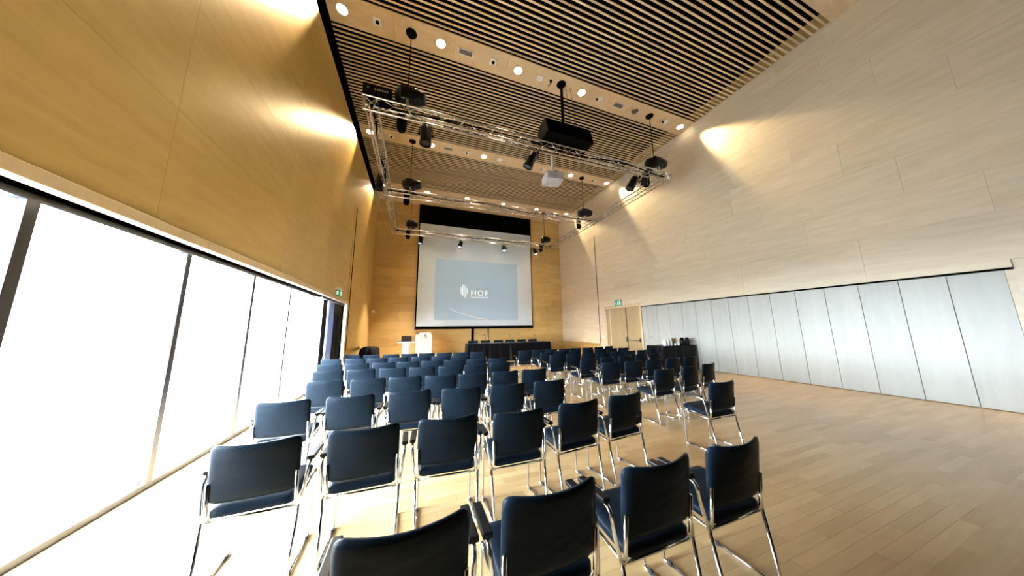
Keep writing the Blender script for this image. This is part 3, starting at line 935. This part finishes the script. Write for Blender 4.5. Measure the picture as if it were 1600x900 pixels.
for i, (x, dx) in enumerate(((.11, .02), (2.33, .02), (5.03, .0), (7.18, .10))):
    aim = [(-.20, -.06, -1), (-.30, -.12, -1), (-.1, -.4, -1), (.12, -.3, -1)][i]
    can('led_spotlight', f'small black LED spotlight with blue-white lens, {ORD[i]} from lectern on stage truss', (x, 15.02, 6.52), aim, .42, .12, 'led', (x - dx, 15.05, ZB), LG_, STAGE_W, (1.0, .93, .84), [52, 52, 44, 44][i])

# projector
pj = thing('projector', 'white ceiling projector hanging on a white pole under the truss', 'projector', (3.77, 6.52, 5.90), math.radians(-8))
MB().box(-.27, .27, -.24, .24, .03, .27).obj('casing', 'pj_case', pj, bevel=.03, seg=3, smooth='auto')
MB().tube([(-.12, .235, .15), (-.12, .30, .15)], .065, 16).obj('lens', 'black_metal', pj, smooth='auto')
for k in range(5):
    box('vent_slot', 'grey', -.20 + .06 * k, -.17 + .06 * k, -.246, -.238, .08, .21, pj)
box('underside_plate', 'grey', -.22, .22, -.19, .19, .022, .03, pj)
box('mount_plate', 'grey', -.12, .12, -.12, .12, .27, .33, pj, bevel=.01)
MB().tube([(0, 0, .33), (0, 0, ZB - 5.90 + .20)], .035, 12).obj('mount_pole', 'white', pj, smooth=True)
MB().tube(fillet([(.12, 0, .32), (.22, .02, .42), (.16, .05, .50), (.05, .02, .42), (.10, .0, .33)], .06), .012, 6).obj('cable', 'grey', pj, smooth=True)

bd = bpy.data.lights.new('projector_beam', 'SPOT')
bd.energy = PROJECTOR_W; bd.color = (.72, .88, 1.0); bd.spot_size = math.radians(54); bd.spot_blend = 1.0; bd.shadow_soft_size = .03
bo = bpy.data.objects.new('projector_beam', bd); COL.objects.link(bo)
_src = Vector((3.70, 6.86, 6.05))
bo.matrix_world = Matrix.Translation(_src) @ (Vector((3.72, 16.3, 4.0)) - _src).to_track_quat('-Z', 'Y').to_matrix().to_4x4()

# ================================================================== CEILING FITTINGS
ring_me = MB().lathe([(.118, -.001), (.118, -.005), (.125, -.008), (.135, -.005), (.135, -.001), (.118, -.001)], 24, caps=False).mesh('trim_ring', 'white', smooth='auto')
lens_me = MB().lathe([(.118, -.003), (.118, .003)], 24).mesh('lamp_lens', 'lamp')
lens_off = MB().lathe([(.118, -.002), (.09, .0), (.05, .03)], 24).mesh('reflector', 'darkmetal')
STRIPN = ['projector truss', 'middle truss', 'stage truss']
sd_ = bpy.data.lights.new('downlight_beam', 'SPOT')
sd_.energy = DOWNLIGHT_W; sd_.color = (1.0, .72, .40); sd_.spot_size = math.radians(66); sd_.spot_blend = .8; sd_.shadow_soft_size = .06
wd_ = bpy.data.lights.new('wall_downlight_beam', 'SPOT')
wd_.energy = WALL_SPOT_W; wd_.color = (1.0, .74, .40); wd_.spot_size = math.radians(38); wd_.spot_blend = .7; wd_.shadow_soft_size = .05
LX = [-2.0, .35, 2.64, 4.93, 7.24, 9.52]
for si, y in enumerate(STRIPS[1:]):
    for i, x in enumerate(LX):
        lit = not (si == 0 and i == 4)
        t = thing('downlight', (f'lit round downlight, {ORD[i]} from the window wall, ceiling strip above {STRIPN[si]}' if lit else 'unlit round downlight in the ceiling strip above projector truss'),
                  'downlight', (x, y, H), 0, 'round downlights in the ceiling strips')
        put('trim_ring', ring_me, t)
        put('lamp_lens' if lit else 'reflector', lens_me if lit else lens_off, t)
        if lit:
            edge = i in (0, 5)                     # lamps next to the walls are tilted towards the audience
            lo = bpy.data.objects.new('downlight_beam', wd_ if edge else sd_); COL.objects.link(lo); lo.parent = t
            lo.location = (0, 0, -.03)
            if edge:
                lo.rotation_euler = Vector((-.08 if i == 0 else .08, -.90, -1)).to_track_quat('-Z', 'Y').to_euler()

plate_me = MB().box(-.10, .10, -.10, .10, -.015, 0).mesh('plate', 'white', bevel=.005, seg=1)
noz_me = MB().lathe([(.035, -.05), (.045, -.03), (.045, 0)], 12).mesh('nozzle', 'black')
nub_me = MB().lathe([(.02, -.05), (.028, -.03), (.03, 0)], 10, Matrix.Translation((-.13, .03, 0))).mesh('sensor_nub', 'black')
for si, y in ((0, STRIPS[1]), (1, STRIPS[2])):
    for i, x in enumerate((-1.22, 1.85)):
        t = thing('nozzle_plate', f'white square ceiling plate with black nozzle, {ORD[i]} from window wall above {STRIPN[si]}', 'ceiling plate', (x, y, H), 0, 'white ceiling plates')
        put('plate', plate_me, t); put('nozzle', noz_me, t)
    for i, x in enumerate((3.39, 5.70, 8.76)):
        t = thing('blank_plate', f'plain white square ceiling plate, {ORD[i]} from window wall above {STRIPN[si]}', 'ceiling plate', (x, y, H), 0, 'white ceiling plates')
        put('plate', plate_me, t)
        if i: put('sensor_nub', nub_me, t)
    for i, x in enumerate((1.04, 6.47)):
        t = thing('air_grille', f'white framed air grille, {ORD[i]} from the window wall above {STRIPN[si]}', 'air vent', (x, y, H), 0, 'white air grilles')
        g = MB()
        for a in ((-.21, .21, -.095, -.07), (-.21, .21, .07, .095), (-.21, -.185, -.07, .07), (.185, .21, -.07, .07)): g.box(a[0], a[1], a[2], a[3], -.015, 0)
        g.obj('frame', 'white', t)
        box('backing', 'darkmetal', -.185, .185, -.07, .07, -.004, 0, t)
        for k in range(4): box('slat', 'grey', -.18, .18, -.055 + k * .033, -.043 + k * .033, -.012, -.004, t)
hk = thing('ceiling_hook', 'small black hook in ceiling board beside the loudspeaker pole', 'hook', (3.74, 6.35, H))
MB().lathe([(.012, -.10), (.035, -.05), (.04, 0)], 10).obj('cup', 'black', hk)
MB().tube([(0, 0, -.09), (-.05, .10, -.13)], .012, 6).obj('hook_arm', 'black', hk)

# ================================================================== SIGNS AND WALL FITTINGS
ex = thing('exit_sign', 'green exit sign with running figure above the double door', 'exit sign', (R - .02, 10.83, 2.66))
MB().box(-.015, .02, -.23, .23, 0, .27).obj('panel', 'green', ex, bevel=.004)
MB().box(-.01, .02, -.24, .24, .275, .30).obj('top_rail', 'steel', ex)


def pict(parent, x0, x1, sgn):
    """running figure, door and arrow on an exit sign; y runs along the sign"""
    def pp(pts, nm): MB().poly_prism([(sgn * a, b) for a, b in pts], 'x', x0, x1).obj(nm, 'sign_white', parent)
    pp([(.10, .03), (.19, .03), (.19, .24), (.10, .24)], 'door_mark')
    pp([(-.02, .19), (.02, .19), (.03, .215), (.02, .24), (-.02, .24), (-.03, .215)], 'figure_mark')
    pp([(-.03, .10), (.03, .10), (.04, .18), (-.03, .18)], 'figure_mark')
    pp([(.0, .10), (.03, .10), (.08, .05), (.06, .03)], 'figure_mark')
    pp([(-.03, .10), (0, .10), (-.05, .03), (-.08, .04)], 'figure_mark')
    pp([(-.20, .12), (-.15, .06), (-.15, .10), (-.10, .10), (-.10, .14), (-.15, .14), (-.15, .18)], 'arrow_mark')


pict(ex, -.02, -.015, -1)
ex2 = thing('exit_sign', 'small green and white exit sign box above the curtained window', 'exit sign', (L + .02, 9.42, 2.62))
MB().box(-.02, .06, -.17, .17, 0, .17).obj('panel', 'green', ex2, bevel=.004)
MB().box(-.02, .08, -.17, .17, .18, .24).obj('lamp_housing', 'white', ex2, bevel=.01)
MB().poly_prism([(.02, .02), (.15, .02), (.15, .15), (.02, .15)], 'x', .06, .064).obj('door_mark', 'sign_white', ex2)
MB().box(.0, .05, -.176, -.170, .03, .14).obj('side_mark', 'sign_white', ex2)
for i, (nm, lab, z) in enumerate((('wall_switch', 'upper small white switch plate beside the window jamb', 1.68), ('wall_switch', 'lower small white switch plate beside the window jamb', 1.50))):
    t = thing(nm, lab, 'switch', (L, 10.96, z), 0, 'switch plates by the window')
    MB().box(0, .012, -.045, .045, -.06, .06).obj('plate', 'white', t, bevel=.004)
    MB().box(.012, .02, -.02, .02, -.03, .03).obj('rocker', 'white', t, bevel=.003)
t = thing('wall_switch', 'small round white wall button beside the double door', 'switch', (R, 12.12, 1.02))
MB().tube([(0, 0, 0), (-.015, 0, 0)], .06, 14).obj('plate', 'white', t)
MB().tube([(-.015, 0, 0), (-.03, 0, 0)], .03, 12).obj('button', 'white', t)
t = thing('motion_sensor', 'small white motion sensor in the corner beside the screen wall', 'sensor', (-2.22, D, 2.58))
MB().box(-.07, .07, -.08, 0, -.09, .09).obj('housing', 'white', t, bevel=.02, seg=2)
MB().box(-.04, .04, -.088, -.08, -.06, .0).obj('lens', 'grey', t)

# ================================================================== CURTAINS
cr = MB().box(L - .10, L - .02, 8.2, WIN1 - .04, WINTOP - .09, WINTOP - .05)
rail = tag(cr.obj('curtain_rail', 'darkmetal'), 'dark curtain rail fixed along the window head', 'curtain rail')


def curtain(label, y0, y1, mat, folds, amp, x, seed):
    n = folds * 8
    rnd = random.Random(seed)
    V, F = [], []
    lv = [(0.03, .8, .0), (.8, .9, .0), (1.6, 1.0, .0), (WINTOP - .10, .75, .0)]
    for z, a, _ in lv:
        for i in range(n + 1):
            s = i / n
            V.append((x + amp * a * math.sin(s * folds * 2 * PI) + amp * .3 * math.sin(s * folds * 1.3 * PI + seed), y0 + (y1 - y0) * s + .3 * amp * math.cos(s * folds * 4 * PI), z))
    for l in range(len(lv) - 1):
        for i in range(n):
            a = l * (n + 1) + i
            F.append((a, a + 1, a + n + 2, a + n + 1))
    o = MB().add(V, F).obj('curtain', mat, smooth=True)
    md = o.modifiers.new('thickness', 'SOLIDIFY'); md.thickness = .006
    return tag(o, label, 'curtain', 'curtains at the window')


curtain('black curtain drawn beside the pale window jamb', 9.36, 10.36, 'curtain', 6, .05, L - .06, 1)
curtain('curtain folds painted pale blue as window light, between the two black curtains', 8.80, 9.35, 'lit_curtain', 4, .06, L - .06, 2)  # folds lit by the window, made as a separate paler curtain
curtain('narrow black curtain at the edge of the bright glass', 8.38, 8.78, 'curtain', 2, .04, L - .06, 3)

# ================================================================== REFRESHMENT TABLE
rt = thing('buffet_table', 'side table hidden under black cloth by the folding partition', 'table', (8.90, 7.27, 0))
box('tabletop', 'darkmetal', -.80, .80, -.28, .28, .82, .86, rt)
for sx in (-.7, .7):
    for sy in (-.22, .22): MB().tube([(sx, sy, 0), (sx, sy, .82)], .02).obj('leg', 'darkmetal', rt)
tag(drape('tablecloth', 8.07, 9.72, 6.95, 7.60, .885, .01, 'black_cloth', .02, 14, 9), 'black cloth draped over the side table by folding partition', 'tablecloth')
for i, x in enumerate((8.33, 8.48, 8.62)):
    t = thing('thermos_jug', f'white thermos jug, {ORD[i]} from the aisle end of the side table', 'jug', (x, 7.05, .886), 0, 'white jugs on the side table')
    MB().lathe([(.05, 0), (.055, .01), (.055, .15), (.04, .19), (.03, .20)], 16).obj('body', 'white', t, smooth='auto')
    MB().lathe([(.032, .20), (.034, .225), (.015, .235)], 14).obj('lid', 'white', t, smooth='auto')
    MB().tube(fillet([(0, .05, .16), (0, .10, .15), (0, .10, .06), (0, .052, .05)], .03), .008, 6).obj('handle', 'white', t, smooth=True)
fl = thing('flower_pot', 'dried brown flower arrangement in dark pot on side table', 'flowers', (8.90, 7.15, .886))
MB().lathe([(.06, 0), (.08, .10), (.075, .10)], 16).obj('pot', 'black_metal', fl, smooth='auto')
fm = MB(); rnd = random.Random(3)
for k in range(60):
    a, e = rnd.uniform(0, 6.28), rnd.uniform(.1, 1.2)
    r = rnd.uniform(.08, .17)
    p = Vector((math.cos(a) * math.sin(e) * r, math.sin(a) * math.sin(e) * r, .09 + math.cos(e) * r))
    fm.tube([(0, 0, .08), p], .003, 4); fm.lathe([(.004, -.015), (.018, 0), (.004, .015)], 6, Matrix.Translation(p))
fo = fm.obj('flower_heads', 'flower', fl); fo['kind'] = 'stuff'
for i, (x, y) in enumerate(((8.80, 7.02), (8.93, 7.0))):
    t = thing('coffee_cup', ['white coffee cup left of the flower pot on side table', 'white coffee cup right in front of flower pot'][i], 'cup', (x, y, .886), 0, 'white cups on the side table')
    MB().lathe([(.025, 0), (.04, .04), (.045, .08), (.041, .08), (.036, .04), (.02, .01)], 16).obj('cup_body', 'white', t, smooth='auto')
    MB().tube(fillet([(.042, 0, .065), (.07, 0, .06), (.065, 0, .03), (.036, 0, .025)], .02), .005, 5).obj('handle', 'white', t, smooth=True)
for i, x in enumerate((9.16, 9.29, 9.42, 9.55)):
    t = thing('thermos_flask', f'tall black thermos flask, {ORD[i]} from the flower pot on side table', 'flask', (x, 7.05 + .05 * (i % 2), .886), 0, 'black flasks on the side table')
    MB().lathe([(.055, 0), (.06, .01), (.06, .18), (.045, .215), (.04, .22)], 16).obj('body', 'black_metal', t, smooth='auto')
    MB().lathe([(.04, .22), (.04, .25), (.02, .265)], 14).obj('lid', 'black', t, smooth='auto')
    MB().tube(fillet([(0, -.055, .19), (0, -.10, .18), (0, -.10, .07), (0, -.058, .06)], .03), .008, 6).obj('handle', 'black', t, smooth=True)
